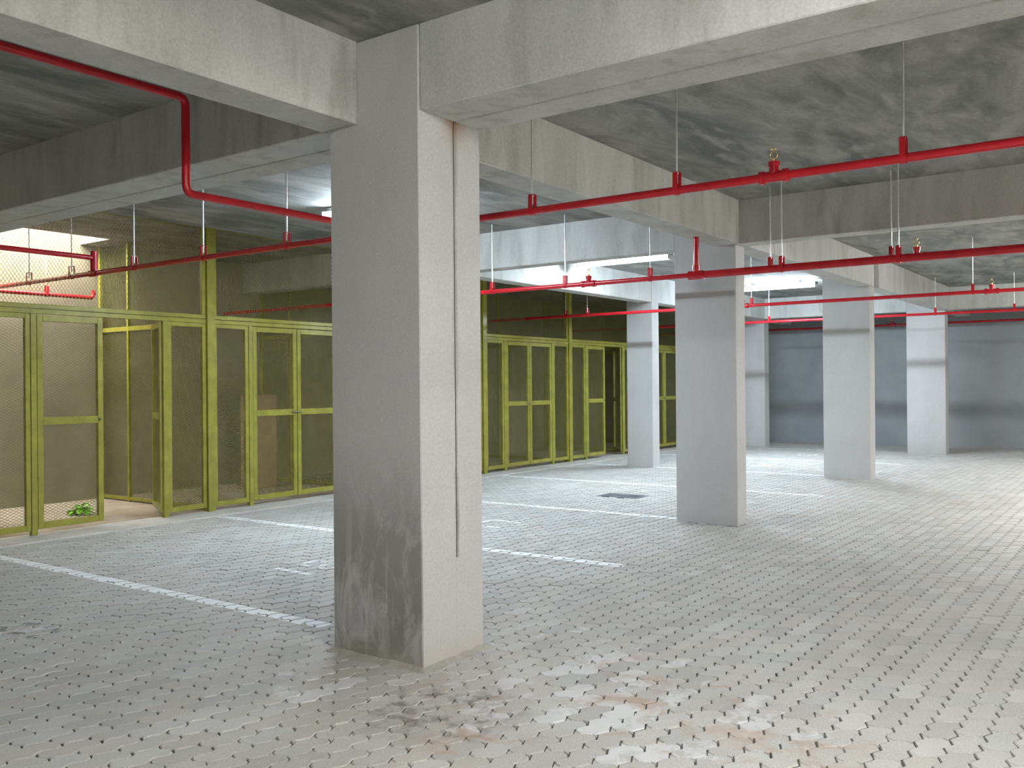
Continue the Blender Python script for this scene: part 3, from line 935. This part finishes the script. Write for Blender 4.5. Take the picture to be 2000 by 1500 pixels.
RUNS = [
    ('first red pipe behind the big column, running from the daylit cage across the aisle', [(P1X, YW0, P1Z), (P1X, 11.55, P1Z), (6.62, 11.55, P1Z), (6.62, 11.55, P1Z + .10)], RP, P1X, P1Z, [1.858], []),
    ('second red pipe crossing in front of the second column', [(P2X, YW0, P2Z), (P2X, 11.6, P2Z)], RP, P2X, P2Z, [5.212, 1.83], []),
    ('third red pipe crossing in front of the third column', [(P3X, YW0, P3Z), (P3X, 11.6, P3Z)], RP, P3X, P3Z, [1.908, 5.32], []),
    ('fourth red pipe crossing in front of the last column', [(P4X, YW0, P4Z), (P4X, 11.6, P4Z)], RP, P4X, P4Z, [], []),
    ('fifth red pipe along the end wall behind the last column', [(P5X, YW0, P5Z), (P5X, 11.6, P5Z)], RP, P5X, P5Z, [5.27], []),
]
for (lab, pts, r, X, Z, heads, cps) in RUNS:
    pipe_run(lab, pts, r, heads, cps)
# thicker feed pipe beside the second one, with its drop from the beam
yd = 3.826
t = pipe_run('thick red feed pipe dropping from the beam at the second column and running right', [(P2BX, YW0, P2BZ), (P2BX, yd + .05, P2BZ)], RB)
MB().sweep([(0, yd - YW0, 0), (0, yd - YW0, ZB - P2BZ)], .027, 16).build('drop_tube', M['red'], t)
MB().sweep([(0, yd - YW0 - .08, 0), (0, yd - YW0 + .08, 0)], RB + .008, 16).build('tee', M['red'], t)
MB().sweep([(0, yd - YW0, .03), (0, yd - YW0, .10)], .037, 16).build('coupling', M['red'], t)
MB().sweep([(0, yd - YW0, 0), (P2X - P2BX, yd - YW0, P2Z - P2BZ)], .03, 16).build('cross_link', M['red'], t)
# drop beside the big column
t = pipe_run('red pipe stepping down in two elbows left of the big column', [(XW0, 4.90, 3.275), (3.41, 4.90, 3.275), (3.41, 4.90, P1Z), (P1X, 4.90, P1Z)], RP)
# branch at the cages
t = pipe_run('red branch pipe along the mesh cages at left', [(P1X, 9.06, P1Z), (P1X, 9.06, P1Z + .16), (XW0, 9.06, P1Z + .16)], RP)
MB().sweep([(0, 0, -.01), (0, 0, .225)], RP + .012, 16).build('tee', M['red'], t)
MB().sweep([(0, -.07, 0), (0, .07, 0)], RP + .010, 16).build('tee', M['red'], t)
ORD = ['first', 'second', 'third', 'fourth', 'fifth', 'sixth', 'seventh', 'eighth', 'ninth']
HANG = [
    ('first red pipe', P1X, P1Z, RP, [10.39, 9.494, 8.332, 7.22, 6.072, 3.552, 2.47, 1.152]),
    ('second red pipe', P2X, P2Z, RP, [6.54, 5.518, 4.458, 3.158, 2.042]),
    ('thick feed pipe', P2BX, P2BZ, RB, [2.962, 1.926]),
    ('third red pipe', P3X, P3Z, RP, [8.526, 8.092, 5.182, 2.134]),
    ('fourth red pipe', P4X, P4Z, RP, [6.668, 3.524, 2.238]),
]
for (nm, X, Z, r, ys) in HANG:
    for i, y in enumerate(ys):
        zt = ZC
        if AY0 - .01 < y < AY1 + .01: zt = ZB
        if 7.5 < y < 7.78 and X > 9.4: zt = ZB
        hanger(X, y, Z, r, f'thin steel rod hanger on the {nm}, {ORD[i]} from the left', zt)
hanger(6.0, 11.55, P1Z, RP, 'thin steel rod hanger by the rear wall inside the daylit cage', P1Z + .5, along='X')

# ------------------------------------------------------------------ batten lights
for (x, y, E, colr, lab) in BATTENS:
    t = empty('batten_light', (x, y, ZC - .055)); tag(t, lab, 'light', 'fluorescent batten lights on the slab')
    hl = 0.76
    MB().cbox(-.06, .06, -hl, hl, -.035, 0, .004).build('housing', M['white'], t)
    for yy in (-.45, .45):
        MB().cbox(-.02, .02, yy - .025, yy + .025, -.002, .055, .002).build('bracket', M['white'], t)
    # opal diffuser: half-round trough
    mb = MB(); n = 10
    vs = []
    for yy in (-hl + .02, hl - .02):
        for i in range(n + 1):
            a = math.pi * i / n
            vs.append((-.075 * math.cos(a), yy, -.036 - .055 * math.sin(a)))
    fs = [(i, i + 1, n + 2 + i, n + 1 + i) for i in range(n)] + [list(range(n + 1)), list(range(n + 1, 2 * n + 2))[::-1], (0, n + 1, 2 * n + 1, n)]
    mb.add(vs, fs)
    mb.build('diffuser', glow_mat('lit_diffuser', colr, E), t)
    for yy in (-hl, hl - .02):
        MB().cbox(-.08, .08, yy, yy + .02, -.096, -.002, .003).build('end_cap', M['white'], t)
